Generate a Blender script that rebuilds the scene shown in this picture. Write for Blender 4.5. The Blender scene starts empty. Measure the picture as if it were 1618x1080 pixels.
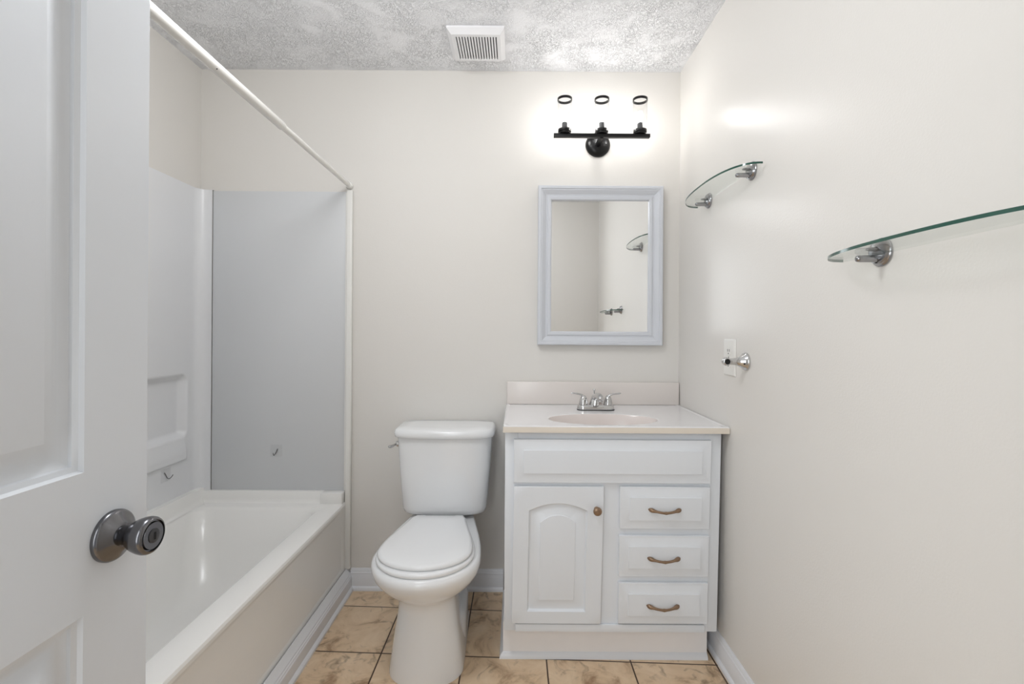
import bpy, bmesh, math, random
from mathutils import Vector, Matrix
PI = math.pi
scene = bpy.context.scene
C = scene.collection

# ------------------------------------------------------------------ camera
F_PX = 750.0
cam_d = bpy.data.cameras.new('camera'); cam = bpy.data.objects.new('camera', cam_d); C.objects.link(cam)
cam.location = (0, 0, 1.173)
cam.rotation_euler = (PI/2, -0.0065, 0)
cam_d.sensor_fit = 'HORIZONTAL'; cam_d.sensor_width = 36
cam_d.lens = F_PX/1618*36
cam_d.shift_x = -7/1618; cam_d.shift_y = -14/1618
cam_d.clip_start = 0.02
scene.camera = cam

# ------------------------------------------------------------------ light
w = bpy.data.worlds.new('world'); scene.world = w; w.use_nodes = True
bg = w.node_tree.nodes['Background']
bg.inputs[0].default_value = (0.95, 0.97, 1.0, 1); bg.inputs[1].default_value = 0.4
vs = scene.view_settings
vs.view_transform = 'Standard'; vs.look = 'None'; vs.gamma = 1; vs.use_curve_mapping = False
vs.exposure = 0.17

def area(name, loc, target, sx, sy, power, col=(1, 1, 1)):
    l = bpy.data.lights.new(name, 'AREA'); l.shape = 'RECTANGLE'; l.size = sx; l.size_y = sy
    l.energy = power; l.color = col
    o = bpy.data.objects.new(name, l); C.objects.link(o); o.location = loc
    o.rotation_euler = (Vector(target)-Vector(loc)).to_track_quat('-Z', 'Y').to_euler()
    return o
# added fill light on the hall side, aimed in through the open doorway
area('hall_fill', (-0.74, -0.66, 1.2), (0.1, 1.7, 0.5), 0.9, 1.7, 18, (0.95, 0.98, 1.0))
# added point light above the frame to even out the room, no fixture
def point_fill(name, loc, power, r, col):
    l = bpy.data.lights.new(name, 'POINT'); l.energy = power; l.shadow_soft_size = r; l.color = col
    o = bpy.data.objects.new(name, l); C.objects.link(o); o.location = loc; return o
point_fill('overhead_fill', (-0.46, 0.93, 2.15), 16, 0.14, (0.97, 0.985, 1.0))
BULB_E = 64.0

# room dimensions
XL, XR, YB, ZC = -1.447, 0.742, 2.1705, 2.37

# ------------------------------------------------------------------ helpers
def lin(c): return tuple((v/255/12.92 if v/255 <= .04045 else ((v/255+.055)/1.055)**2.4) for v in c)

def mat(name, rgb, rough=.5, metal=0., bump=None, spec=.5, coat=0., noise_rough=None, var=None):
    m = bpy.data.materials.new(name); m.use_nodes = True
    nt = m.node_tree; n = nt.nodes; b = n['Principled BSDF']
    c = lin(rgb)
    b.inputs['Base Color'].default_value = (*c, 1)
    b.inputs['Roughness'].default_value = rough; b.inputs['Metallic'].default_value = metal
    b.inputs['Specular IOR Level'].default_value = spec
    b.inputs['Coat Weight'].default_value = coat; b.inputs['Coat Roughness'].default_value = .08
    tc = n.new('ShaderNodeTexCoord')
    if var:                                     # gentle colour variation (scale, amount)
        nz = n.new('ShaderNodeTexNoise'); nz.inputs['Scale'].default_value = var[0]; nz.inputs['Detail'].default_value = 4
        nt.links.new(tc.outputs['Object'], nz.inputs['Vector'])
        mx = n.new('ShaderNodeMix'); mx.data_type = 'RGBA'
        mx.inputs['A'].default_value = (*[v*(1-var[1]) for v in c], 1); mx.inputs['B'].default_value = (*[min(1, v*(1+var[1])) for v in c], 1)
        nt.links.new(nz.outputs['Fac'], mx.inputs['Factor']); nt.links.new(mx.outputs['Result'], b.inputs['Base Color'])
    if bump:                                    # (scale, strength, distance)
        nz = n.new('ShaderNodeTexNoise'); nz.inputs['Scale'].default_value = bump[0]; nz.inputs['Detail'].default_value = 3
        nt.links.new(tc.outputs['Object'], nz.inputs['Vector'])
        bp = n.new('ShaderNodeBump'); bp.inputs['Strength'].default_value = bump[1]; bp.inputs['Distance'].default_value = bump[2]
        nt.links.new(nz.outputs['Fac'], bp.inputs['Height']); nt.links.new(bp.outputs['Normal'], b.inputs['Normal'])
    return m

def glass_mat(name, tint, gloss=.8):
    m = bpy.data.materials.new(name); m.use_nodes = True; nt = m.node_tree; n = nt.nodes
    n.remove(n['Principled BSDF']); out = n['Material Output']
    tr = n.new('ShaderNodeBsdfTransparent'); tr.inputs[0].default_value = (*tint, 1)
    gl = n.new('ShaderNodeBsdfGlossy'); gl.inputs['Roughness'].default_value = .02
    lw = n.new('ShaderNodeLayerWeight'); lw.inputs['Blend'].default_value = .5
    pw = n.new('ShaderNodeMath'); pw.operation = 'POWER'; pw.inputs[1].default_value = 5; nt.links.new(lw.outputs['Facing'], pw.inputs[0])
    fr = n.new('ShaderNodeMath'); fr.operation = 'MULTIPLY_ADD'; fr.inputs[1].default_value = gloss; fr.inputs[2].default_value = .03; nt.links.new(pw.outputs[0], fr.inputs[0])
    mx = n.new('ShaderNodeMixShader')
    nt.links.new(fr.outputs[0], mx.inputs[0]); nt.links.new(tr.outputs[0], mx.inputs[1]); nt.links.new(gl.outputs[0], mx.inputs[2])
    nt.links.new(mx.outputs[0], out.inputs[0]); return m

def emis_mat(name, rgb, s):
    m = bpy.data.materials.new(name); m.use_nodes = True; nt = m.node_tree; n = nt.nodes
    n.remove(n['Principled BSDF']); e = n.new('ShaderNodeEmission'); e.inputs[0].default_value = (*rgb, 1); e.inputs[1].default_value = s
    nt.links.new(e.outputs[0], n['Material Output'].inputs[0]); return m

M = {}
M['wall'] = mat('wall_paint', (227, 224, 219), .31, bump=(190, .16, .002), spec=.45)
M['wall_eggshell'] = mat('wall_paint_eggshell', (227, 224, 219), .55, bump=(190, .12, .002), spec=.35)
M['white_trim'] = mat('white_trim_paint', (232, 234, 238), .35, bump=(60, .03, .002))
M['door'] = mat('door_paint', (226, 230, 235), .36, bump=(300, .04, .001))
M['cabinet'] = mat('cabinet_paint', (230, 234, 239), .38, bump=(70, .05, .002))
M['porcelain'] = mat('porcelain', (240, 241, 242), .12, spec=.6)
M['seat'] = mat('toilet_seat_plastic', (240, 241, 242), .22)
M['acrylic'] = mat('tub_acrylic', (243, 242, 239), .22)
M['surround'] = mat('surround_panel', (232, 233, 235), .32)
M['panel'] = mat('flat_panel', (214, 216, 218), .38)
M['marble'] = mat('cultured_marble', (240, 239, 240), .12, spec=.6, var=(5, .02))  # lamp sheen put into the colour: top whiter than the same marble's basin
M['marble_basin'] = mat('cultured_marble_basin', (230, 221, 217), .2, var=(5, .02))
M['marble_edge'] = mat('cultured_marble_edge', (226, 217, 204), .2)
M['kick'] = mat('toe_kick_paint', (247, 245, 245), .45, bump=(80, .05, .002), var=(12, .03))
M['chrome'] = mat('chrome', (205, 205, 205), .10, 1.)
M['nickel'] = mat('satin_nickel', (160, 160, 162), .22, 1.)
M['knob_metal'] = mat('worn_chrome', (118, 118, 121), .2, 1.)
M['bronze'] = mat('antique_bronze', (150, 126, 104), .4, .85, var=(60, .25))
M['black'] = mat('black_metal', (14, 14, 15), .3, .3)
M['dark'] = mat('dark_hole', (10, 10, 10), .7)
M['grey_socket'] = mat('lamp_holder', (70, 70, 72), .4, .4)
M['mirror'] = mat('mirror_silver', (248, 249, 249), .015, 1.)
M['frame'] = mat('mirror_frame_paint', (213, 216, 222), .32)
M['plastic'] = mat('white_plastic', (236, 235, 231), .35)
M['vent'] = mat('vent_plastic', (238, 238, 240), .4)
M['rod'] = mat('white_rod_enamel', (236, 235, 231), .25)
M['clear'] = glass_mat('clear_shade_glass', (.968, .968, .97), .6)
M['shelf_glass'] = glass_mat('shelf_glass', (.97, .985, .975), .7)
M['shelf_edge'] = mat('shelf_glass_edge', (38, 82, 70), .12, spec=.6)
M['film'] = glass_mat('clear_plastic_film', (.982, .982, .982), .4)
M['wire'] = mat('hook_wire', (120, 120, 122), .3, 1.)
M['bulb'] = emis_mat('lit_bulb', (1.0, .985, .965), BULB_E)

def ceiling_mat():
    m = bpy.data.materials.new('stomped_ceiling'); m.use_nodes = True; nt = m.node_tree; n = nt.nodes; b = n['Principled BSDF']
    b.inputs['Base Color'].default_value = (*lin((246, 247, 250)), 1); b.inputs['Roughness'].default_value = .5
    tc = n.new('ShaderNodeTexCoord')
    def noise(scale, detail, dist):
        z = n.new('ShaderNodeTexNoise'); z.inputs['Scale'].default_value = scale; z.inputs['Detail'].default_value = detail
        z.inputs['Distortion'].default_value = dist; nt.links.new(tc.outputs['Object'], z.inputs['Vector']); return z
    a = noise(92, 1, 1.4)
    # ridges: thin raised lines where the noise crosses mid value
    s = n.new('ShaderNodeMath'); s.operation = 'SUBTRACT'; s.inputs[1].default_value = .5; nt.links.new(a.outputs['Fac'], s.inputs[0])
    ab = n.new('ShaderNodeMath'); ab.operation = 'ABSOLUTE'; nt.links.new(s.outputs[0], ab.inputs[0])
    mr = n.new('ShaderNodeMapRange'); mr.interpolation_type = 'SMOOTHSTEP'
    mr.inputs['From Min'].default_value = 0; mr.inputs['From Max'].default_value = .06; mr.inputs['To Min'].default_value = 1; mr.inputs['To Max'].default_value = 0
    nt.links.new(ab.outputs[0], mr.inputs['Value'])
    patch = noise(9, 2, 0.4)
    pr = n.new('ShaderNodeMapRange'); pr.inputs['From Min'].default_value = .30; pr.inputs['From Max'].default_value = .60
    nt.links.new(patch.outputs['Fac'], pr.inputs['Value'])
    mu = n.new('ShaderNodeMath'); mu.operation = 'MULTIPLY'; nt.links.new(mr.outputs[0], mu.inputs[0]); nt.links.new(pr.outputs[0], mu.inputs[1])
    f = noise(190, 1, .5)
    ad = n.new('ShaderNodeMath'); ad.operation = 'MULTIPLY_ADD'; ad.inputs[1].default_value = .5
    nt.links.new(f.outputs['Fac'], ad.inputs[0]); nt.links.new(mu.outputs[0], ad.inputs[2])
    bp = n.new('ShaderNodeBump'); bp.inputs['Strength'].default_value = 1.0; bp.inputs['Distance'].default_value = .0028
    nt.links.new(ad.outputs[0], bp.inputs['Height']); nt.links.new(bp.outputs['Normal'], b.inputs['Normal'])
    return m

def tile_mat():
    m = bpy.data.materials.new('tan_ceramic_tile'); m.use_nodes = True; nt = m.node_tree; n = nt.nodes; b = n['Principled BSDF']
    tc = n.new('ShaderNodeTexCoord'); sp = n.new('ShaderNodeSeparateXYZ'); nt.links.new(tc.outputs['Object'], sp.inputs[0])
    def mth(op, a, bb=None, c=None):
        k = n.new('ShaderNodeMath'); k.operation = op
        for i, v in enumerate((a, bb, c)):
            if v is None: continue
            if isinstance(v, (int, float)): k.inputs[i].default_value = v
            else: nt.links.new(v, k.inputs[i])
        return k.outputs[0]
    TX, TY = .301, .289
    u = mth('DIVIDE', mth('ADD', sp.outputs[0], .1855), TX)
    y2 = mth('MULTIPLY_ADD', sp.outputs[0], .042, sp.outputs[1])
    v = mth('DIVIDE', mth('SUBTRACT', y2, 2.004), TY)
    fu = mth('FRACT', u); fv = mth('FRACT', v)
    du = mth('MULTIPLY', mth('MINIMUM', fu, mth('SUBTRACT', 1, fu)), TX)
    dv = mth('MULTIPLY', mth('MINIMUM', fv, mth('SUBTRACT', 1, fv)), TY)
    d = mth('MINIMUM', du, dv)
    mr = n.new('ShaderNodeMapRange'); mr.interpolation_type = 'SMOOTHSTEP'; mr.inputs['From Min'].default_value = .0016; mr.inputs['From Max'].default_value = .0034
    nt.links.new(d, mr.inputs['Value'])
    cid = n.new('ShaderNodeCombineXYZ'); nt.links.new(mth('FLOOR', u), cid.inputs[0]); nt.links.new(mth('FLOOR', v), cid.inputs[1])
    wn = n.new('ShaderNodeTexWhiteNoise'); nt.links.new(cid.outputs[0], wn.inputs['Vector'])
    va = n.new('ShaderNodeVectorMath'); va.operation = 'MULTIPLY_ADD'; va.inputs[1].default_value = (9, 9, 9)
    nt.links.new(wn.outputs['Color'], va.inputs[0]); nt.links.new(tc.outputs['Object'], va.inputs[2])
    nz = n.new('ShaderNodeTexNoise'); nz.inputs['Scale'].default_value = 9; nz.inputs['Detail'].default_value = 7; nz.inputs['Roughness'].default_value = .65; nz.inputs['Distortion'].default_value = .8
    nt.links.new(va.outputs[0], nz.inputs['Vector'])
    cr = n.new('ShaderNodeValToRGB'); e = cr.color_ramp.elements
    e[0].position = .30; e[0].color = (*lin((160, 128, 98)), 1); e[1].position = .66; e[1].color = (*lin((232, 208, 178)), 1)
    k = e.new(.47); k.color = (*lin((220, 193, 160)), 1)
    nt.links.new(nz.outputs['Fac'], cr.inputs[0])
    # thin dark veins
    vz = n.new('ShaderNodeTexNoise'); vz.inputs['Scale'].default_value = 13; vz.inputs['Detail'].default_value = 5; vz.inputs['Distortion'].default_value = 1.5
    nt.links.new(va.outputs[0], vz.inputs['Vector'])
    vr = n.new('ShaderNodeMapRange'); vr.inputs['From Min'].default_value = .57; vr.inputs['From Max'].default_value = .74; vr.inputs['To Max'].default_value = .75
    nt.links.new(vz.outputs['Fac'], vr.inputs['Value'])
    m0 = n.new('ShaderNodeMix'); m0.data_type = 'RGBA'; m0.inputs['B'].default_value = (*lin((112, 88, 66)), 1)
    nt.links.new(vr.outputs[0], m0.inputs['Factor']); nt.links.new(cr.outputs[0], m0.inputs['A'])
    mx = n.new('ShaderNodeMix'); mx.data_type = 'RGBA'; mx.inputs['A'].default_value = (*lin((66, 44, 30)), 1)
    nt.links.new(mr.outputs[0], mx.inputs['Factor']); nt.links.new(m0.outputs['Result'], mx.inputs['B'])
    nt.links.new(mx.outputs['Result'], b.inputs['Base Color']); b.inputs['Roughness'].default_value = .36
    ad = mth('MULTIPLY_ADD', nz.outputs['Fac'], .25, mr.outputs[0])
    bp = n.new('ShaderNodeBump'); bp.inputs['Strength'].default_value = .6; bp.inputs['Distance'].default_value = .0025
    nt.links.new(ad, bp.inputs['Height']); nt.links.new(bp.outputs['Normal'], b.inputs['Normal'])
    return m
M['ceiling'] = ceiling_mat(); M['tile'] = tile_mat()

# ---- mesh helpers (all coordinates given in world metres)
def BM(): return bmesh.new()

def box(bm, x0, x1, y0, y1, z0, z1, bev=0., seg=2):
    t = bmesh.new()
    bmesh.ops.create_cube(t, size=1)
    for v in t.verts: v.co = Vector(((x0+x1)/2+v.co.x*(x1-x0), (y0+y1)/2+v.co.y*(y1-y0), (z0+z1)/2+v.co.z*(z1-z0)))
    if bev: bmesh.ops.bevel(t, geom=t.edges[:]+t.verts[:], offset=bev, segments=seg, profile=.5, affect='EDGES')
    merge(bm, t); return bm

def merge(bm, t):
    me = bpy.data.meshes.new('tmp'); t.to_mesh(me); t.free(); bm.from_mesh(me); bpy.data.meshes.remove(me)

def loft(bm, loops, cap0=True, cap1=True, mi=0):
    vs_ = [[bm.verts.new(p) for p in l] for l in loops]
    n = len(loops[0]); fs = []
    for a, b in zip(vs_, vs_[1:]):
        for i in range(n):
            j = (i+1) % n
            f = bm.faces.new((a[i], a[j], b[j], b[i])); f.material_index = mi; fs.append(f)
    if cap0: bm.faces.new(list(reversed(vs_[0]))).material_index = mi
    if cap1: bm.faces.new(vs_[-1]).material_index = mi
    return vs_

def rrect(x0, x1, y0, y1, r, z, n=6):
    out = []
    r = min(r, (x1-x0)/2-1e-5, (y1-y0)/2-1e-5)
    for cx, cy, a0 in ((x1-r, y1-r, 0), (x0+r, y1-r, PI/2), (x0+r, y0+r, PI), (x1-r, y0+r, 3*PI/2)):
        for k in range(n+1):
            a = a0+PI/2*k/n; out.append(Vector((cx+r*math.cos(a), cy+r*math.sin(a), z)))
    return out

def lathe(bm, prof, origin, axis, seg=32, mi=0):
    ax = Vector(axis).normalized(); q = Vector((0, 0, 1)).rotation_difference(ax); o = Vector(origin)
    loops = []
    for r, h in prof:
        loops.append([o+q @ Vector((max(r, 1e-5)*math.cos(2*PI*k/seg), max(r, 1e-5)*math.sin(2*PI*k/seg), h)) for k in range(seg)])
    loft(bm, loops, mi=mi)

def tube(bm, pts, radii, seg=12, flat=1.0, up=None):
    pts = [Vector(p) for p in pts]; n = len(pts)
    if isinstance(radii, (int, float)): radii = [radii]*n
    loops = []; ref = Vector(up) if up else None
    for i, p in enumerate(pts):
        t = (pts[min(i+1, n-1)]-pts[max(i-1, 0)]).normalized()
        if ref is None: ref = Vector((0, 0, 1)) if abs(t.z) < .9 else Vector((1, 0, 0))
        u = (ref-t*ref.dot(t)).normalized(); v = t.cross(u); ref = u
        loops.append([p+(u*math.cos(2*PI*k/seg)*flat+v*math.sin(2*PI*k/seg))*radii[i] for k in range(seg)])
    loft(bm, loops)

def spline(pts, n=6):
    pts = [Vector(p) for p in pts]; out = []
    P = [pts[0]*2-pts[1]]+pts+[pts[-1]*2-pts[-2]]
    for i in range(1, len(P)-2):
        a, b, c, d = P[i-1:i+3]
        for k in range(n):
            t = k/n; out.append(.5*((2*b)+(c-a)*t+(2*a-5*b+4*c-d)*t*t+(3*b-a-3*c+d)*t**3))
    out.append(pts[-1]); return out

def strip(bm, prof, p0, p1, out, m0=0., m1=0.):
    """extrude a (out, up) profile from p0 to p1; m0/m1 mitre the two ends (shift per unit of 'out')"""
    p0 = Vector(p0); p1 = Vector(p1); o = Vector(out); d = (p1-p0).normalized(); u = Vector((0, 0, 1))
    loft(bm, [[p0+o*a+u*b+d*a*m0 for a, b in prof], [p1+o*a+u*b+d*a*m1 for a, b in prof]])

def finish(bm): bmesh.ops.remove_doubles(bm, verts=bm.verts, dist=1e-6); bmesh.ops.recalc_face_normals(bm, faces=bm.faces)

def root_loc(o):
    l = Vector(o.location)
    while o.parent: o = o.parent; l += Vector(o.location)
    return l

def obj(name, bm, mats, parent=None, smooth=35, recalc=True):
    if recalc: finish(bm)
    if not isinstance(mats, (list, tuple)): mats = [mats]
    me = bpy.data.meshes.new(name)
    if parent is None:
        xs = [v.co for v in bm.verts]
        lo = Vector([min(c[i] for c in xs) for i in range(3)]); hi = Vector([max(c[i] for c in xs) for i in range(3)])
        off = Vector(((lo.x+hi.x)/2, (lo.y+hi.y)/2, lo.z))
    else: off = root_loc(parent)
    for v in bm.verts: v.co -= off
    bm.to_mesh(me); bm.free()
    for m in mats: me.materials.append(m)
    if smooth:
        for p in me.polygons: p.use_smooth = True
        me.set_sharp_from_angle(angle=math.radians(smooth))
    o = bpy.data.objects.new(name, me); C.objects.link(o)
    if parent is None: o.location = off
    else: o.parent = parent
    return o

def tag(o, label, cat, group=None):
    o['label'] = label; o['category'] = cat
    if group: o['group'] = group
    return o

def thing(name, label, cat, loc, group=None):
    o = bpy.data.objects.new(name, None); o.empty_display_size = .05; C.objects.link(o); o.location = loc
    return tag(o, label, cat, group)

def struct(name, bm, m, smooth=35, recalc=True):
    if recalc: finish(bm)
    me = bpy.data.meshes.new(name); bm.to_mesh(me); bm.free()
    for k in (m if isinstance(m, (list, tuple)) else [m]): me.materials.append(k)
    if smooth:
        for p in me.polygons: p.use_smooth = True
        me.set_sharp_from_angle(angle=math.radians(smooth))
    o = bpy.data.objects.new(name, me); C.objects.link(o); o['kind'] = 'structure'
    return o

def copy_tree(o, parent=None):
    c = o.copy(); C.objects.link(c)
    if parent: c.parent = parent
    for ch in [k for k in bpy.data.objects if k.parent == o]: copy_tree(ch, c)
    return c

def panel_face(bm, O, U, V, N, w, h, panels, prof, thick, edge=0.):
    """slab in plane O + u*U + v*V, front normal N; panels = (u0,u1,v0,v1[,arch]); prof = [(inset, depth)...]"""
    O, U, V, N = Vector(O), Vector(U), Vector(V), Vector(N)
    P = lambda u, v, d=0.: O+U*u+V*v+N*d
    us = sorted({edge, w-edge}|{p[0] for p in panels}|{p[1] for p in panels}); vv = sorted({edge, h-edge}|{p[2] for p in panels}|{p[3] for p in panels})
    for u0, u1 in zip(us, us[1:]):
        for v0, v1 in zip(vv, vv[1:]):
            if any(p[0]-1e-6 <= u0 and u1 <= p[1]+1e-6 and p[2]-1e-6 <= v0 and v1 <= p[3]+1e-6 for p in panels): continue
            bm.faces.new([bm.verts.new(P(*c)) for c in ((u0, v0), (u1, v0), (u1, v1), (u0, v1))])
    na = 16
    def outline(p, ins, d):
        u0, u1, v0, v1 = p[0]+ins, p[1]-ins, p[2]+ins, p[3]-ins
        arch = p[4] if len(p) > 4 else 0
        top = []
        for k in range(na+1):
            t = k/na; u = u1+(u0-u1)*t
            s = (2*t-1)
            top.append(P(u, v1-arch*(s*s), d))
        return [P(u0, v0, d), P(u1, v0, d)]+top
    for p in panels:
        loops = []
        if len(p) > 4:                            # arched: fill from the cell rectangle to the arched opening
            q = p[:4]; loops.append([outline(q, 0, 0)[i] for i in range(na+3)])
        loops += [outline(p, i, d) for i, d in prof]
        loft(bm, loops, cap0=False, cap1=True)
    e = edge
    ring = lambda i, d: [P(i, i, d), P(w-i, i, d), P(w-i, h-i, d), P(i, h-i, d)]
    if e: loft(bm, [ring(e, 0), ring(e*.3, -e*.3), ring(0, -e), ring(0, -thick)], cap0=False, cap1=True)
    else: loft(bm, [ring(0, 0), ring(0, -thick)], cap0=False, cap1=True)
    bmesh.ops.remove_doubles(bm, verts=bm.verts, dist=1e-5)
    bm.normal_update(); ctr = O+U*w/2+V*h/2-N*thick/2
    for f in bm.faces:
        c = f.calc_center_median()-ctr; k = f.normal.dot(N)
        want = (k > 0) if (c.dot(N) > -thick*.49 and abs(k) > .05) else (f.normal.dot(c) > 0)
        if not want: f.normal_flip()

# ------------------------------------------------------------------ room shell
T = .1; TZ_WALL = .46
struct('floor', box(BM(), XL-T, XR+T, -1.0, YB+T, -.06, 0), M['tile'])
struct('ceiling', box(BM(), XL-T, XR+T, -.12, YB+T, ZC, ZC+.08), M['ceiling'])
struct('wall_back', box(BM(), XL-T, XR+T, YB, YB+T, 0, ZC), M['wall_eggshell'])
bm = BM(); box(bm, XL-T, XL-.04, -.12, YB, 0, ZC); box(bm, XL-.04, XL, -.12, YB, 1.805, ZC); box(bm, XL-.04, XL, -.12, YB, 0, TZ_WALL); box(bm, XL-.04, XL, -.12, .43, TZ_WALL, 1.805)
struct('wall_left', bm, M['wall_eggshell'])
struct('wall_right', box(BM(), XR, XR+T, -.12, YB, 0, ZC), M['wall'])
bm = BM()
box(bm, XL, -.60, -.12, 0, 0, ZC); box(bm, .19, XR, -.12, 0, 0, ZC); box(bm, -.60, .19, -.12, 0, 2.06, ZC)
struct('wall_front', bm, M['wall_eggshell'])
struct('wall_tub_end', box(BM(), XL, -.745, .43, .53, 0, ZC), M['wall_eggshell'])

base_prof = [(0, 0), (.020, 0), (.020, .010), (.017, .016), (.012, .019), (.012, .066), (.0105, .070), (.0105, .078), (.0075, .082), (.0075, .087), (.004, .092), (.003, .096), (0, .096)]
bm = BM(); strip(bm, base_prof, (-.748, YB, 0), (-.052, YB, 0), (0, -1, 0)); struct('baseboard_back', bm, M['white_trim'])
bm = BM(); strip(bm, base_prof, (XR, .0, 0), (XR, YB, 0), (-1, 0, 0)); struct('baseboard_right', bm, M['white_trim'])
bm = BM(); strip(bm, [(0, 0), (.032, 0), (.032, .010), (.027, .017), (.023, .020), (.023, .060), (.020, .064), (.020, .068), (.016, .072), (.016, .076), (.012, .080), (.002, .102), (0, .102)], (-.764, .53, 0), (-.764, YB-.0005, 0), (1, 0, 0)); struct('baseboard_tub', bm, M['white_trim'])

# ------------------------------------------------------------------ entry door, open against the tub side
DX = -.55
bm = BM()
prof_d = [(0, 0), (.003, -.005), (.009, -.0075), (.0105, -.011), (.019, -.0155), (.022, -.0160), (.026, -.0160), (.046, -.0045), (.048, -.004)]
W = .709
panel_face(bm, (DX, 0, .012), (0, 1, 0), (0, 0, 1), (1, 0, 0), W, 2.02,
           [(.104, .304, .20, .797), (.405, .605, .20, .797), (.104, .304, .98, 1.62), (.405, .605, .98, 1.62), (.104, .304, 1.72, 1.90), (.405, .605, 1.72, 1.90)],
           prof_d, .035, .0012)
door = struct('door_1', bm, M['door'], recalc=False)
door['label'] = 'white six-panel door standing open at the left edge'
KY, KZ = .6475, .894
KS = .90
sx_ = lambda pr, kr=.92: [(r*kr, h*KS) for r, h in pr]
bm = BM(); lathe(bm, sx_([(0, 0), (.037, 0), (.0372, .004), (.036, .007), (.033, .0095), (.026, .013), (.020, .0185), (.0155, .0205), (0, .0205)]), (DX, KY, KZ), (1, 0, 0), 48)
ros = obj('rosette', bm, M['knob_metal'], door)
bm = BM(); lathe(bm, sx_([(0, .018), (.0125, .018), (.0125, .026), (.0135, .028), (.0175, .032), (.0215, .040), (.0240, .048), (.0250, .054), (.0246, .0585), (.0230, .0620), (.0205, .0635), (.0198, .0605), (.0186, .0605), (.0175, .0635), (.0, .0640)], 1.), (DX, KY, KZ), (1, 0, 0), 48)
knob = obj('door_knob', bm, M['knob_metal'], door)
bm = BM(); lathe(bm, sx_([(0, .0632), (.0095, .0632), (.0095, .0648), (.0082, .0654), (0, .0654)], 1.), (DX, KY, KZ), (1, 0, 0), 24)
obj('lock_cylinder', bm, M['grey_socket'], knob)
obj('keyhole', box(BM(), DX+.0640*KS, DX+.0662*KS, KY-.0014, KY+.0014, KZ-.0050, KZ+.0050), M['dark'], knob)

# ------------------------------------------------------------------ bathtub
TY0 = .535; TZ = .404
def tub_loop(x0, x1, y0, y1, r, z): return rrect(x0, x1, y0, y1, r, z, 8)
t = thing('bathtub', 'white alcove bathtub along the left wall', 'bathtub', (-1.1, 1.35, 0))
bm = BM()
XO = -.769
loft(bm, [tub_loop(XL+.004, XO, TY0, YB-.004, .004, TZ-.012),
          tub_loop(XL+.006, XO-.003, TY0+.002, YB-.006, .006, TZ-.004), tub_loop(XL+.01, XO-.010, TY0+.006, YB-.01, .01, TZ),
          tub_loop(-1.395, -.852, TY0+.075, 2.084, .05, TZ), tub_loop(-1.391, -.858, TY0+.08, 2.078, .06, TZ-.003), tub_loop(-1.385, -.864, TY0+.09, 2.070, .07, TZ-.012),
          tub_loop(-1.355, -.878, TY0+.12, 2.020, .09, .27), tub_loop(-1.325, -.893, TY0+.15, 1.965, .11, .16), tub_loop(-1.300, -.915, TY0+.175, 1.925, .13, .115),
          tub_loop(-1.265, -.945, TY0+.21, 1.885, .12, .094), tub_loop(-1.2, -1.0, TY0+.3, 1.8, .08, .088)], cap0=False)
obj('tub_basin', bm, M['acrylic'], t)
bm = BM()    # raised tiling flange round three sides with a coved foot
fl = [(0, 0), (.055, 0), (.045, .003), (.038, .010), (.034, .022), (.030, .058), (.027, .062), (0, .062)]
strip(bm, fl, (XL+.003, TY0, TZ-.001), (XL+.003, YB-.003, TZ-.001), (1, 0, 0))
fl2 = [(a*.8, b*.8) for a, b in fl]
strip(bm, fl2, (XL+.003, YB-.003, TZ-.001), (XO-.1, YB-.003, TZ-.001), (0, -1, 0))
strip(bm, fl2, (XL+.003, TY0+.001, TZ-.001), (XO-.02, TY0+.001, TZ-.001), (0, 1, 0))
box(bm, XO-.105, XO-.006, YB-.05, YB-.003, TZ-.004, TZ+.048, .005)
obj('flange', bm, M['acrylic'], t)
bm = BM()
panel_face(bm, (XO-.0002, TY0, .0), (0, 1, 0), (0, 0, 1), (1, 0, 0), YB-.006-TY0, TZ-.0125, [(.03, YB-.006-TY0-.032, .098, TZ-.022)], [(0, 0), (.004, -.0012), (.012, -.006), (.018, -.007)], .03, 0)
obj('apron', bm, M['acrylic'], t, recalc=False)

# ------------------------------------------------------------------ surround
SX = XL+.004; SYB = YB-.013; Z0, Z1 = TZ+.060, 1.815
t = thing('tub_surround', 'pale grey-white plastic surround lining the walls above the bathtub', 'shower surround', (-1.1, 1.6, Z0))
def sstep(a, b, x):
    q = max(0., min(1., (x-a)/(b-a))); return q*q*(3-2*q)
path = []
def lin_range(a, b, n): return [a+(b-a)*i/n for i in range(n+1)]
rc = .045
ys = sorted(set([round(v, 5) for v in lin_range(TY0, 1.3, 8)+lin_range(1.3, 1.98, 20)+lin_range(1.98, SYB-rc, 34)]))
for y in ys: path.append((Vector((SX, y, 0)), Vector((1, 0, 0)), y))
for k in range(1, 9):
    a = PI/2*k/8; c = Vector((SX+rc, SYB-rc, 0))
    path.append((c+Vector((-math.cos(a)*rc, math.sin(a)*rc, 0)), Vector((math.cos(a), -math.sin(a), 0)), 9.))
path.append((Vector((-1.386, SYB, 0)), Vector((0, -1, 0)), 9.))
zs = sorted(set([round(v, 5) for v in lin_range(Z0, .60, 6)+lin_range(.60, .66, 16)+lin_range(.66, .76, 20)+lin_range(.76, .93, 6)+lin_range(.93, 1.03, 20)+lin_range(1.03, Z1, 8)]))
NY0, NY1, NZ0, NZ1, NR = 1.28, 2.086, .708, .988, .035
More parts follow.
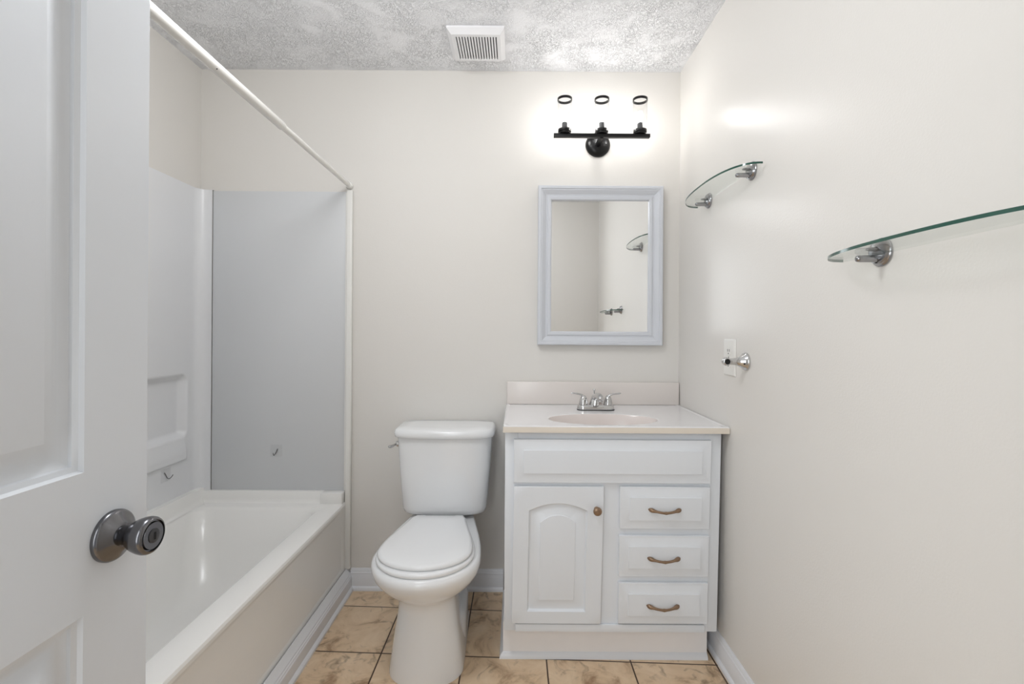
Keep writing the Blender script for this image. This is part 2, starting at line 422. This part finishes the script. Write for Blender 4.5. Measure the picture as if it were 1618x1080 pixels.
def disp(y, z):
    if y > 5: return 0.
    cy, cz = (NY0+NY1)/2, (NZ0+NZ1)/2
    qx = abs(y-cy)-((NY1-NY0)/2-NR); qz = abs(z-cz)-((NZ1-NZ0)/2-NR)
    sd = math.hypot(max(qx, 0), max(qz, 0))+min(max(qx, qz), 0)-NR
    d = -.030*sstep(0, -.028, sd) if sd < 0 else 0.
    side = sstep(2.092, 2.06, y)
    lip = (1-sstep(.64, .715, z))*sstep(.612, .620, z)*.012*side
    return d+lip
bm = BM()
rows = [[bm.verts.new(Vector((p.x, p.y, z-(.0125*min(1, max(0, (p.y-2.06)/.06)) if z == zs[0] else 0)))+nn*disp(y, z)) for p, nn, y in path] for z in zs]
for a, b in zip(rows, rows[1:]):
    for i in range(len(path)-1): bm.faces.new((a[i], a[i+1], b[i+1], b[i]))
# returns to the wall along the top edge and the seam
top = [bm.verts.new(v.co+(-path[i][1])*.012) for i, v in enumerate(rows[-1])]
for i in range(len(path)-1): bm.faces.new((rows[-1][i], rows[-1][i+1], top[i+1], top[i]))
obj('side_panel', bm, M['surround'], t, 40)
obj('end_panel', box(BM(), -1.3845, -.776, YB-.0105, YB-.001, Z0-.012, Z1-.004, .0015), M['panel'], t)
bm = BM(); box(bm, -.774, -.748, YB-.022, YB-.001, .098, Z1+.002, .005, 3)
struct('trim_1', bm, M['rod'])
bm = BM(); tube(bm, [(-.776, YB-.012, Z0-.01), (-.776, YB-.012, Z1-.01)], .004, 8); obj('caulk_bead', bm, M['plastic'], t)

# ------------------------------------------------------------------ shower rod
RX, RZ = -.765, 1.840
t = thing('shower_rod', 'white telescoping shower curtain rod above the bathtub', 'curtain rod', (RX, 1.35, RZ))
bm = BM(); lathe(bm, [(0, 0), (.0135, 0), (.014, .002), (.014, .99), (.0128, .994), (0, .994)], (RX, .548, RZ), (0, 1, 0), 24); obj('outer_tube', bm, M['rod'], t)
bm = BM(); lathe(bm, [(0, 0), (.0105, 0), (.0105, .62), (0, .62)], (RX, 1.53, RZ), (0, 1, 0), 24); obj('inner_tube', bm, M['rod'], t)
for s, y in ((1, .531), (-1, YB-.0015)):
    bm = BM(); lathe(bm, [(0, 0), (.0165, 0), (.0165, .012), (.014, .022), (0, .022)], (RX, y, RZ), (0, s, 0), 24); obj('end_cap', bm, M['rod'], t)
bm = BM(); lathe(bm, [(0, 0), (.002, 0), (.0015, .0008), (0, .0008)], (RX+.0099, 1.19, RZ-.0099), (1, 0, -1), 10); obj('rivet_hole', bm, M['dark'], t)

# ------------------------------------------------------------------ adhesive hooks
def hook(P, N, U, label, rot):
    P, N, U = Vector(P), Vector(N), Vector(U); Z = Vector((0, 0, 1))
    t = thing('adhesive_hook', label, 'hook', P, 'clear adhesive hooks')
    bm = BM(); s = .027
    ring = lambda k, d: [P+U*a*k+Z*b*k+N*d for a, b in ((-s, -s), (s, -s), (s, s), (-s, s))]
    loft(bm, [ring(1, .0004), ring(1, .001), ring(.97, .0014)]); obj('backing_film', bm, M['film'], t)
    q = lambda a, b, d: P+U*a+Z*b+N*d
    pts = [q(.006, .008, .0022), q(.002, -.004, .003), q(-.003, -.014, .005), q(-.0045, -.0185, .012), q(-.004, -.014, .019), q(-.003, -.007, .022)] if not rot else \
          [q(-.008, .012, .0022), q(-.003, .002, .003), q(.002, -.012, .006), q(.004, -.015, .013), q(.007, -.008, .020), q(.010, .000, .024)]
    bm = BM(); tube(bm, spline(pts, 5), .0016, 8); obj('wire_hook', bm, M['wire'], t)
hook((-1.089, YB-.0108, .632), (0, -1, 0), (1, 0, 0), 'clear adhesive hook on the flat end panel above the tub', 0)
hook((SX+.0002, 1.957, .578), (1, 0, 0), (0, 1, 0), 'clear adhesive hook on the moulded side panel below the recess', 1)

# ------------------------------------------------------------------ ceiling vent
vx0, vx1, vy0, vy1 = -.282, -.055, 1.848, 2.062
t = thing('ceiling_vent', 'square white louvred exhaust fan cover on the textured ceiling', 'vent', ((vx0+vx1)/2, (vy0+vy1)/2, ZC-.03))
zb = ZC-.026
bm = BM()
gx0, gx1, gy0, gy1 = vx0+.030, vx1-.028, vy0+.032, vy1-.030
sl = 15; pitch = (gx1-gx0)/sl; gap = pitch*.42
def rect(x0, x1, y0, y1, z): return [Vector(c) for c in ((x0, y0, z), (x1, y0, z), (x1, y1, z), (x0, y1, z))]
loft(bm, [rect(vx0, vx1, vy0, vy1, ZC-.0005), rect(vx0, vx1, vy0, vy1, ZC-.008), rect(vx0+.003, vx1-.003, vy0+.003, vy1-.003, ZC-.011), rect(vx0+.017, vx1-.017, vy0+.017, vy1-.017, zb), rect(gx0, gx1, gy0, gy1, zb), rect(gx0, gx1, gy0, gy1, zb+.004)], cap0=False, cap1=False)
obj('cover_frame', bm, M['vent'], t)
bm = BM()
for i in range(sl+1):
    xc = gx0+pitch*i; hw = (pitch-gap)/2
    box(bm, max(gx0, xc-hw), min(gx1, xc+hw), gy0, gy1, zb, zb+.010)
obj('louvre_grille', bm, M['vent'], t)
bm = BM(); box(bm, gx0-.004, gx1+.004, gy0-.004, gy1+.004, zb+.012, zb+.020); obj('fan_housing', bm, mat('vent_inner_grey', (120, 120, 124), .6), t)

# ------------------------------------------------------------------ toilet
TX = -.306
def outline(a, yf, ym, yb, wb, z, nf=2.0, rb=.03, n=14):
    """egg-like plan: round front (towards -y) from yf to ym, sides tapering to half-width wb at yb"""
    half = []
    for k in range(n+1):
        th = PI/2*k/n
        half.append((a*math.sin(th)**(2/nf), ym-(ym-yf)*math.cos(th)**(2/nf)))
    for k in range(1, n+1):
        u = k/n; s = u*u*(3-2*u)
        half.append((a+(wb-a)*(.55*s+.45*u*u), ym+(yb-rb-ym)*u))
    x1, y1 = half[-1]
    for k in range(1, 6):
        th = PI/2*k/5; half.append((x1-rb*(1-math.cos(th)), yb-rb+rb*math.sin(th)))
    pts = [Vector((TX+x, y, z)) for x, y in half]+[Vector((TX-x, y, z)) for x, y in reversed(half[1:])]
    return pts
t = thing('toilet', 'white two-piece toilet with closed lid between the tub and the vanity', 'toilet', (TX, 1.80, 0))
bm = BM()
loft(bm, [outline(.128, 1.562, 1.66, 2.00, .118, 0.0), outline(.128, 1.560, 1.66, 2.00, .118, .012), outline(.120, 1.562, 1.66, 1.985, .085, .07), outline(.112, 1.566, 1.66, 1.97, .080, .13),
          outline(.103, 1.570, 1.665, 1.96, .078, .19), outline(.098, 1.572, 1.67, 1.97, .08, .235), outline(.100, 1.568, 1.67, 1.99, .085, .262), outline(.112, 1.553, 1.67, 2.03, .095, .280),
          outline(.136, 1.527, 1.665, 2.07, .105, .298), outline(.160, 1.499, 1.66, 2.09, .115, .322), outline(.178, 1.474, 1.655, 2.10, .120, .350), outline(.186, 1.458, 1.652, 2.10, .122, .376),
          outline(.186, 1.457, 1.652, 2.10, .122, .388), outline(.183, 1.461, 1.652, 2.10, .120, .400), outline(.174, 1.470, 1.652, 2.095, .116, .405)])
# foot of the trapway behind the column
loft(bm, [outline(.122, 1.70, 1.80, 2.03, .112, 0, rb=.05), outline(.122, 1.70, 1.80, 2.03, .112, .09, rb=.05), outline(.117, 1.715, 1.80, 2.02, .105, .118, rb=.05), outline(.10, 1.74, 1.81, 2.0, .09, .132, rb=.05), outline(.07, 1.77, 1.83, 1.97, .06, .137, rb=.05)])
obj('bowl', bm, M['porcelain'], t, 60)
bm = BM()
loft(bm, [outline(.160, 1.474, 1.63, 1.915, .112, .4045), outline(.165, 1.470, 1.63, 1.918, .115, .409), outline(.167, 1.468, 1.63, 1.918, .115, .415), outline(.165, 1.471, 1.63, 1.918, .113, .420), outline(.158, 1.477, 1.63, 1.914, .11, .4225)])
obj('seat', bm, M['seat'], t, 60)
bm = BM()
loft(bm, [outline(.152, 1.494, 1.62, 1.908, .104, .4225), outline(.158, 1.487, 1.62, 1.911, .109, .425), outline(.160, 1.485, 1.62, 1.912, .110, .431), outline(.157, 1.489, 1.62, 1.911, .108, .437), outline(.147, 1.50, 1.62, 1.905, .10, .440), outline(.09, 1.56, 1.63, 1.86, .06, .4415)])
obj('lid', bm, M['seat'], t, 60)
for s in (-1, 1):
    bm = BM(); box(bm, TX+s*.078-.02, TX+s*.078+.02, 1.906, 1.934, .405, .432, .006, 3); obj('hinge', bm, M['seat'], t)
def supr(hw, y0, y1, z, n=5., N=64, bow=0.):
    out = []
    for k in range(N):
        a = 2*PI*k/N; c, s = math.cos(a), math.sin(a)
        x = math.copysign(abs(c)**(2/n), c); y = math.copysign(abs(s)**(2/n), s)
        yy = (y0+y1)/2+(y1-y0)/2*y
        if y < 0: yy -= bow*(1-x*x)
        out.append(Vector((TX+.0085+hw*1.012*x, yy, z)))
    return out
bm = BM()
loft(bm, [supr(.145, 1.985, 2.135, .418, 4), supr(.162, 1.968, 2.148, .4195, 5, bow=.012), supr(.170, 1.960, 2.152, .427, 5, bow=.015), supr(.174, 1.957, 2.154, .445, 6, bow=.016), supr(.186, 1.950, 2.156, .60, 6, bow=.016), supr(.195, 1.945, 2.157, .741, 6, bow=.016)])
obj('tank', bm, M['porcelain'], t, 50)
bm = BM()
loft(bm, [supr(.200, 1.938, 2.160, .7405, 6, bow=.018), supr(.205, 1.933, 2.162, .744, 6, bow=.018), supr(.2065, 1.931, 2.163, .752, 6, bow=.018), supr(.2065, 1.931, 2.163, .762, 6, bow=.018), supr(.203, 1.935, 2.161, .772, 6, bow=.018), supr(.194, 1.945, 2.155, .777, 6, bow=.018), supr(.15, 1.985, 2.12, .779, 5, bow=.01)])
obj('tank_lid', bm, M['porcelain'], t, 50)
# side-mounted chrome flush lever
LY, LZ = 1.985, .708
bm = BM(); lx = TX+.0085-.192
lathe(bm, [(0, -.006), (.012, -.006), (.012, .006), (.009, .010), (0, .010)], (lx, LY, LZ), (-1, 0, 0), 20)
tube(bm, spline([(lx-.008, LY, LZ), (lx-.012, LY-.02, LZ), (lx-.016, LY-.05, LZ+.001), (lx-.022, LY-.075, LZ+.004)], 5), [.0055]*6+[.0058, .006, .0065, .007, .0075, .0078, .008, .0078, .006, .003], 12, .8)
obj('flush_lever', bm, M['chrome'], t)
for s in (-1, 1):
    bm = BM(); lathe(bm, [(0, 0), (.010, 0), (.010, .006), (.006, .006), (.006, .017), (0, .017)], (TX+s*.115+.003, 2.02, .4035), (0, 0, 1), 12); obj('tank_bolt', bm, M['dark'], t)

# ------------------------------------------------------------------ vanity cabinet
CXL, CXR, CYF = -.037, .7225, 1.668
CTOP, CBOT = .829, .129
def tap(bm):
    for v in bm.verts:
        k = 1-.016*max(0, (CTOP-v.co.z))/(CTOP-CBOT); v.co.x = CXL+(v.co.x-CXL)*k
    return bm
t = thing('vanity_cabinet', 'white painted vanity cabinet with one arched door and three drawers', 'vanity', (.34, 1.9, 0))
bm = BM()
YCB = YB-.024
box(bm, CXL, CXL+.016, CYF+.019, YCB, CBOT, CTOP); box(bm, CXR-.016, CXR, CYF+.019, YCB, CBOT, CTOP)
box(bm, CXL+.016, CXR-.016, CYF+.019, YCB, CBOT, CBOT+.016); box(bm, CXL+.016, CXR-.016, YCB-.008, YCB, CBOT+.016, CTOP)
box(bm, CXL, CXL+.045, CYF, CYF+.019, CBOT, CTOP, .001); box(bm, CXR-.058, CXR, CYF, CYF+.019, CBOT, CTOP, .001); box(bm, .29, .375, CYF+.0003, CYF+.019, .17, .66)
box(bm, CXL+.045, CXR-.058, CYF+.0002, CYF+.019, .80, CTOP); box(bm, CXL+.045, CXR-.058, CYF+.0002, CYF+.019, .635, .67); box(bm, CXL+.045, CXR-.058, CYF+.0002, CYF+.019, CBOT+.002, .18)
for z0, z1 in ((.465, .51), (.302, .345)): box(bm, .375, CXR-.058, CYF+.0002, CYF+.019, z0, z1)
for z0, z1 in ((.18, .302), (.345, .465), (.51, .635)): box(bm, .375, CXR-.058, CYF+.012, CYF+.018, z0, z1)
box(bm, CXL+.045, .29, CYF+.012, CYF+.018, .18, .635); box(bm, CXL+.045, CXR-.058, CYF+.012, CYF+.018, .67, .80)
obj('cabinet_body', tap(bm), M['cabinet'], t)
bm = BM(); box(bm, .004, .676, CYF-.008, CYF-.0003, CBOT+.001, .156, .001); obj('bottom_rail', tap(bm), M['cabinet'], t)
FY = CYF-.0135
zm = lambda z: 1.173-(1.173-z)*1.008
def front(x0, x1, z0, z1, panels, prof, name, skew=0.):
    z0, z1 = zm(z0), zm(z1)
    bm = BM(); panel_face(bm, (x0, FY, z0), (1, 0, 0), (0, 0, 1), (0, -1, 0), x1-x0, z1-z0, panels, prof, .013, .002)
    if skew:
        for v in bm.verts: v.co.x += skew*(v.co.z-z1)
    return obj(name, tap(bm), M['cabinet'], t, recalc=False)
draw_prof = [(0, 0), (.005, .0003), (.030, .0070), (.031, .0092), (.034, .0094)]
x0, x1, z0, z1 = -.006, .684, .656, .806
front(x0, x1, z0, z1, [(.004, x1-x0-.004, .004, z1-z0-.004)], draw_prof, 'false_drawer_front')
x0, x1, z0, z1 = -.005, .311, .169, .643
cdoor = front(x0, x1, z0, z1, [(.054, x1-x0-.056, .042, z1-z0-.054, .026)], [(0, 0), (.002, -.005), (.006, -.0085), (.012, -.0090), (.040, -.0015), (.0415, .0005), (.044, .0008)], 'cabinet_door', .012)
bm = BM(); lathe(bm, [(0, 0), (.009, 0), (.009, .002), (.005, .004), (.0048, .012), (.010, .016), (.0145, .021), (.0150, .025), (.013, .029), (.007, .032), (.0065, .0315), (0, .0325)], (.283, FY, .562), (0, -1, 0), 28)
obj('knob', bm, M['bronze'], cdoor)
def pull(xc, zc, parent):
    bm = BM(); P = []; R = []
    for k in range(25):
        u = -1+2*k/24
        P.append((xc+u*.056, FY-.009-.018*max(0, 1-abs(u)**2.6), zc+.0035*(abs(u)**1.5)-.004*(1-abs(u))))
        a = abs(u); R.append(.0042+.0034*math.exp(-((a-.82)/.16)**2)+.0012*math.exp(-(a/.08)**2) if a < .99 else .0025)
    tube(bm, P, R, 12, 1.0)
    for s in (-1, 1): lathe(bm, [(0, 0), (.005, 0), (.004, .006), (0, .006)], (xc+s*.045, FY-.006, zc+.001), (0, -1, 0), 10)
    obj('pull_handle', bm, M['bronze'], parent)
for (x0, x1, z0, z1) in ((.367, .683, .499, .644), (.367, .683, .334, .475), (.367, .683, .171, .312)):
    d = front(x0, x1, z0, z1, [(.004, x1-x0-.004, .004, z1-z0-.004)], [(0, 0), (.004, .0003), (.028, .0080), (.029, .0102), (.032, .0104)], 'drawer')
    k = 1-.016*(CTOP-(z0+z1)/2)/(CTOP-CBOT); pull(CXL+((x0+x1)/2-.004-CXL)*k, zm((z0+z1)/2-.004), d)
bm = BM(); box(bm, CXL-.004, .698, 1.722, 1.737, .0, CBOT-.0005); box(bm, CXL-.004, CXL+.008, 1.737, YB-.024, 0, CBOT-.0005); box(bm, .686, .698, 1.737, YB-.024, 0, CBOT-.0005)
tk = obj('toe_kick', bm, M['kick'], t)
bm = BM(); shoe = [(0, 0), (.013, 0), (.012, .007), (.008, .013), (.003, .018), (0, .020)]
strip(bm, shoe, (CXL-.004, 1.722, 0), (.698, 1.722, 0), (0, -1, 0), -1, 0); strip(bm, shoe, (CXL-.004, 1.722, 0), (CXL-.004, YB-.024, 0), (-1, 0, 0), -1, 0)
obj('shoe_moulding', bm, M['white_trim'], tk)

# ------------------------------------------------------------------ vanity top with moulded basin
VX0, VX1, VY0, VY1, VZ = -.044, .740, 1.640, YB-.0008, .853
t = thing('sink_countertop', 'off-white cultured marble vanity top with oval sink on the white cabinet', 'countertop', ((VX0+VX1)/2, 1.9, VZ-.023))
ex, ey, ea, eb = .329, 1.798, .205, .116
angs = sorted([2*PI*k/72 for k in range(72)]+[math.atan2(sy-ey, sx-ex) % (2*PI) for sx in (VX0, VX1) for sy in (VY0, VY1)])
def ell(ka, kb, z, dy=0.): return [Vector((ex+ea*ka*math.cos(a), ey+dy+eb*kb*math.sin(a), z)) for a in angs]
def rct(ins, z):
    out = []
    for a in angs:
        c, s = math.cos(a), math.sin(a); k = 1e9
        if c > 1e-9: k = min(k, (VX1-ins-ex)/c)
        if c < -1e-9: k = min(k, (VX0+ins-ex)/c)
        if s > 1e-9: k = min(k, (VY1-ins-ey)/s)
        if s < -1e-9: k = min(k, (VY0+ins-ey)/s)
        out.append(Vector((ex+c*k, ey+s*k, z)))
    return out
bm = BM()
vs_ = loft(bm, [rct(.012, VZ-.0235), rct(.0, VZ-.0235), rct(0, VZ-.004), rct(.0012, VZ-.001), rct(.004, VZ), rct(.009, VZ-.0002), rct(.014, VZ-.0024), rct(.018, VZ-.0025), ell(1.06, 1.06, VZ-.0025), ell(1.02, 1.02, VZ-.0027), ell(1.0, 1.0, VZ-.0035), ell(.975, .97, VZ-.010), ell(.93, .92, VZ-.035), ell(.84, .83, VZ-.075), ell(.68, .68, VZ-.110), ell(.45, .45, VZ-.128), ell(.12, .18, VZ-.134)], cap0=False)
bm.faces.ensure_lookup_table(); nA = len(angs)
for i, f in enumerate(bm.faces):
    if nA <= i < 2*nA and abs(f.normal.y) > .9 and f.calc_center_median().y < VY0+.01: f.material_index = 1
bm.normal_update()
for f in bm.faces:
    c = f.calc_center_median()
    if c.y < VY0+.0006 and c.z < VZ-.003: f.material_index = 1
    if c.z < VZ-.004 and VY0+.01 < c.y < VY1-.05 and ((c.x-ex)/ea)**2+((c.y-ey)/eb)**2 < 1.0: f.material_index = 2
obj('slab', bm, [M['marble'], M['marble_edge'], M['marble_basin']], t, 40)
bm = BM(); box(bm, VX0+.002, VX1-.001, VY1-.020, VY1, VZ-.002, .954, .003, 3); obj('backsplash', bm, mat('marble_backsplash', (228, 221, 216), .2, var=(5, .02)), t)
bm = BM(); lathe(bm, [(0, 0), (.022, 0), (.022, .003), (.016, .004), (.014, .002), (0, .005)], (ex, ey, VZ-.1345), (0, 0, 1), 24); obj('drain', bm, M['chrome'], t)

# ------------------------------------------------------------------ faucet
FX, FYc, FZ = .338, 2.014, VZ-.0024
t = thing('faucet', 'chrome two-handle faucet standing behind the oval sink', 'faucet', (FX, FYc, FZ))
bm = BM(); loft(bm, [rrect(FX-.079, FX+.079, FYc-.029, FYc+.029, .026, FZ), rrect(FX-.079, FX+.079, FYc-.029, FYc+.029, .026, FZ+.003)]); obj('gasket', bm, M['dark'], t)
bm = BM(); loft(bm, [rrect(FX-a, FX+a, FYc-b, FYc+b, r, FZ+z) for a, b, r, z in ((.078, .028, .026, .003), (.0785, .0285, .026, .006), (.077, .027, .026, .015), (.074, .025, .024, .020), (.070, .022, .020, .022))]); obj('base', bm, M['chrome'], t, 50)
for s in (-1, 1):
    hx = FX+s*.052
    bm = BM()
    lathe(bm, [(0, .021), (.019, .021), (.0195, .024), (.0185, .028), (.0175, .034), (.016, .042), (.0135, .050), (.010, .057), (.006, .0605), (0, .0615)], (hx, FYc, FZ), (0, 0, 1), 28)
    pts = spline([(hx-s*.004, FYc-.002, FZ+.050), (hx+s*.004, FYc-.004, FZ+.060), (hx+s*.016, FYc-.006, FZ+.066), (hx+s*.032, FYc-.008, FZ+.069), (hx+s*.054, FYc-.010, FZ+.071)], 5)
    n = len(pts); tube(bm, pts, [(.0075-.0025*min(1, i/10)) if i < n-2 else (.0042 if i == n-2 else .002) for i in range(n)], 12, .75)
    obj('handle', bm, M['chrome'], t, 60)
bm = BM()
loft(bm, [[Vector((FX+a*math.cos(2*PI*k/28), FYc+dy+b*math.sin(2*PI*k/28), FZ+z)) for k in range(28)] for a, b, dy, z in ((.030, .025, 0, .018), (.0285, .024, 0, .024), (.024, .022, .001, .036), (.0195, .020, .002, .048), (.016, .017, .002, .058), (.011, .011, .002, .064), (.003, .003, .002, .066))])
pts = spline([(FX, FYc+.006, FZ+.044), (FX, FYc-.012, FZ+.055), (FX+.002, FYc-.04, FZ+.062), (FX+.003, FYc-.072, FZ+.063), (FX+.003, FYc-.098, FZ+.058), (FX+.003, FYc-.104, FZ+.053)], 5)
n = len(pts); tube(bm, pts, [.0165-.003*i/(n-1) if i < n-3 else (.0125, .010, .004)[i-n+3] for i in range(n)], 18)
sp = obj('spout', bm, M['chrome'], t, 60)
bm = BM(); lathe(bm, [(0, 0), (.0105, 0), (.0115, .002), (.0115, .014), (.008, .018), (0, .018)], (FX+.003, FYc-.092, FZ+.036), (0, 0, 1), 20); obj('aerator', bm, M['chrome'], sp)
bm = BM(); lathe(bm, [(0, 0), (.0028, 0), (.0028, .070), (.0045, .073), (.0055, .077), (.0045, .081), (0, .082)], (FX-.003, FYc+.021, FZ+.005), (0, 0, 1), 14); obj('lift_rod', bm, M['chrome'], t)

# ------------------------------------------------------------------ mirror
mx0, mx1, mz0, mz1 = .095, .658, 1.121, 1.8385
t = thing('framed_mirror', 'rectangular mirror in a pale blue-white frame above the sink', 'mirror', ((mx0+mx1)/2, YB, mz0))
bm = BM()
def mr_loop(ins, d): return [Vector((a, YB-.0008-d, b)) for a, b in ((mx0+ins, mz0+ins), (mx1-ins, mz0+ins), (mx1-ins, mz1-ins), (mx0+ins, mz1-ins))]
loft(bm, [mr_loop(0, 0), mr_loop(0, .034), mr_loop(.003, .038), mr_loop(.013, .038), mr_loop(.0145, .034), mr_loop(.019, .0335), mr_loop(.026, .028), mr_loop(.036, .0185), mr_loop(.043, .0165), mr_loop(.0435, .0195), mr_loop(.047, .0215), mr_loop(.056, .0205), mr_loop(.060, .0175), mr_loop(.062, .009)], cap0=False, cap1=False)
obj('frame', bm, M['frame'], t, 25)
bm = BM(); box(bm, mx0+.055, mx1-.055, YB-.0095, YB-.002, mz0+.055, mz1-.055); obj('mirror_glass', bm, M['mirror'], t)

# ------------------------------------------------------------------ vanity light
LX, LZ, LYb = .360, 2.020, 2.035
t = thing('vanity_light', 'black three-light bath fixture with clear glass cylinders above the mirror', 'light fixture', (LX, YB, LZ-.06))
bm = BM(); lathe(bm, [(0, 0), (.056, 0), (.0565, .004), (.054, .010), (.046, .018), (.030, .024), (.0, .027)], (LX+.006, YB-.0008, LZ+.014), (0, -1, 0), 48); bp_ = obj('backplate', bm, M['black'], t, 50)
for s in (-1, 1):
    bm = BM(); lathe(bm, [(0, 0), (.004, 0), (.004, .003), (.003, .004), (0, .004)], (LX+.006+s*.034, YB-.0205, LZ+.008), (0, -1, 0), 12); obj('screw', bm, M['dark'], bp_)
bm = BM(); tube(bm, [(LX+.004, YB-.02, LZ+.008), (LX, LYb-.004, LZ)], .012, 18); obj('arm', bm, M['black'], t)
bm = BM(); box(bm, LX-.206, LX+.206, LYb-.011, LYb+.011, LZ-.0075, LZ+.0075, .0015); obj('crossbar', bm, M['black'], t)
lamp_x = (.201, .360, .524)
for x in lamp_x:
    bm = BM(); lathe(bm, [(0, .0076), (.022, .0076), (.024, .010), (.024, .013), (.0285, .015), (.0285, .026), (.0265, .0265), (.0255, .018), (.015, .018), (0, .018)], (x, LYb, LZ), (0, 0, 1), 36); cup = obj('shade_cup', bm, M['black'], t, 40)
    bm = BM(); lathe(bm, [(0, .018), (.0115, .018), (.0115, .056), (.0100, .058), (0, .058)], (x, LYb, LZ), (0, 0, 1), 20); obj('lamp_holder', bm, M['grey_socket'], cup)
    bm = BM(); lathe(bm, [(0, .0585), (.007, .0585), (.011, .068), (.0145, .082), (.0135, .095), (.008, .104), (0, .107)], (x, LYb, LZ), (0, 0, 1), 16); obj('bulb', bm, M['bulb'], cup)
    bm = BM(); lathe(bm, [(.0293, .020), (.0302, .020), (.0302, .150), (.0293, .150), (.0293, .020)], (x, LYb, LZ), (0, 0, 1), 40)
    for f in [f for f in bm.faces if len(f.verts) > 4]: bm.faces.remove(f)
    gs = obj('glass_shade', bm, M['clear'], t, 40)
    bm = BM(); lathe(bm, [(.0285, .1495), (.0316, .1495), (.0316, .1595), (.0285, .1595), (.0285, .1495)], (x, LYb, LZ), (0, 0, 1), 40)
    for f in [f for f in bm.faces if len(f.verts) > 4]: bm.faces.remove(f)
    obj('shade_ring', bm, M['black'], gs, 40)

# ------------------------------------------------------------------ glass shelves on the right wall
def shelf(yc, z, label):
    t = thing('glass_shelf', label, 'shelf', (XR, yc, z), 'curved glass wall shelves')
    hl, dep, xb = (.254 if z > 1.5 else .266), .098, XR-.011
    pts = []
    for k in range(61):
        a = PI*k/60; c, s = math.cos(a), math.sin(a)
        pts.append((xb-dep*abs(s)**(2/2.4), yc+hl*math.copysign(abs(c)**(2/2.4), c)))
    bm = BM()
    b0 = [bm.verts.new((x, y, z-.003)) for x, y in pts]; b1 = [bm.verts.new((x, y, z+.003)) for x, y in pts]
    bm.faces.new(b0); bm.faces.new(b1); n = len(pts)
    for i in range(n):
        j = (i+1) % n; f = bm.faces.new((b0[i], b0[j], b1[j], b1[i])); f.material_index = 1 if j else 0
    obj('glass_pane', bm, [M['shelf_glass'], M['shelf_edge']], t, 30)
    for yb in (yc-.170, yc+.167):
        o = (XR-.0006, yb, z+.003)
        bm = BM(); lathe(bm, [(0, 0), (.029, 0), (.029, .003), (.0265, .005), (.0258, .0075), (.024, .0105), (.017, .0125), (0, .013)], o, (-1, 0, 0), 40); br = obj('bracket', bm, M['nickel'], t, 40)
        bm = BM()
        tube(bm, [(XR-.010, yb, z-.0105), (XR-.030, yb, z-.0105), (XR-.046, yb, z-.0105), (XR-.052, yb, z-.0105), (XR-.0545, yb, z-.0105)], [.0075, .0072, .0072, .006, .002], 18)
        tube(bm, [(XR-.010, yb, z+.009), (XR-.024, yb, z+.009), (XR-.030, yb, z+.0085), (XR-.033, yb, z+.007)], [.0085, .0065, .005, .002], 18, .65)
        obj('clamp_jaw', bm, M['nickel'], br, 50)
        bm = BM(); lathe(bm, [(0, 0), (.003, 0), (.003, .001), (0, .001)], (XR-.0118, yb, z-.0165), (-1, 0, 0), 12); obj('screw_hole', bm, M['dark'], br)
shelf(1.668, 1.686, 'clear curved glass shelf in the corner beside the mirror')
shelf(.797, 1.339, 'green-edged curved glass shelf on the right wall, nearer the door')

# ------------------------------------------------------------------ towel bar post
PY, PZ = 1.530, 1.086
t = thing('towel_bar_post', 'chrome towel bar post without its bar beside the outlet', 'towel bar post', (XR, PY, PZ))
bm = BM(); lathe(bm, [(0, 0), (.029, 0), (.0295, .003), (.0275, .008), (.024, .010), (.0225, .013), (.0165, .022), (.0125, .032), (.0108, .042), (.0100, .052), (.0085, .056), (0, .056)], (XR-.0006, PY, PZ), (-1, 0, 0), 40); obj('flared_base', bm, M['chrome'], t, 50)
bm = BM(); lathe(bm, [(.0, -.0125), (.005, -.0118), (.0105, -.0085), (.0135, -.001), (.0138, .004), (.0130, .010), (.0105, .0125), (.0092, .0125), (.0092, .004), (0, .004)], (XR-.066, PY, PZ), (0, -1, 0), 32); e = obj('bar_socket', bm, M['chrome'], t, 50)
bm = BM(); lathe(bm, [(0, .0042), (.0091, .0042), (.0091, .0110), (0, .0110)], (XR-.066, PY, PZ), (0, -1, 0), 24); obj('socket_hole', bm, M['dark'], e)
bm = BM(); lathe(bm, [(0, 0), (.0028, 0), (.0028, .002), (0, .002)], (XR-.0165, PY-.0205, PZ-.006), (-.3, -.95, -.2), 12); obj('set_screw', bm, M['dark'], t)

# ------------------------------------------------------------------ outlet
OY, OZ = 1.643, 1.094
t = thing('power_outlet', 'white duplex outlet with cover plate on the right wall above the countertop', 'outlet', (XR, OY, OZ))
bm = BM(); hw, hh = .043, .0635
ring = lambda i, d: [Vector((XR-.0005-d, OY+a*(hw-i), OZ+b*(hh-i))) for a, b in ((-1, -1), (1, -1), (1, 1), (-1, 1))]
loft(bm, [ring(0, 0), ring(0, .002), ring(.004, .006), ring(.006, .0063)]); pl = obj('cover_plate', bm, M['plastic'], t)
for s in (-1, 1):
    bm = BM(); zc = OZ+s*.0215
    loft(bm, [[Vector((XR-d, OY+v.x, zc+v.y)) for v in rrect(-.0165, .0165, -.0145, .0145, .011, 0, 5)] for d in (.0060, .0078)]); rc_ = obj('receptacle', bm, M['plastic'], t)
    bm = BM()
    for yy in (-.0065, .0065): box(bm, XR-.0084, XR-.0076, OY+yy-.001, OY+yy+.001, zc-.002, zc+.007)
    lathe(bm, [(0, 0), (.0024, 0), (.0024, .0006), (0, .0006)], (XR-.0078, OY, zc-.008), (-1, 0, 0), 10)
    obj('slots', bm, M['dark'], rc_)
bm = BM(); lathe(bm, [(0, 0), (.0032, 0), (.0028, .0012), (0, .0014)], (XR-.0066, OY, OZ), (-1, 0, 0), 12); obj('plate_screw', bm, M['nickel'], pl)
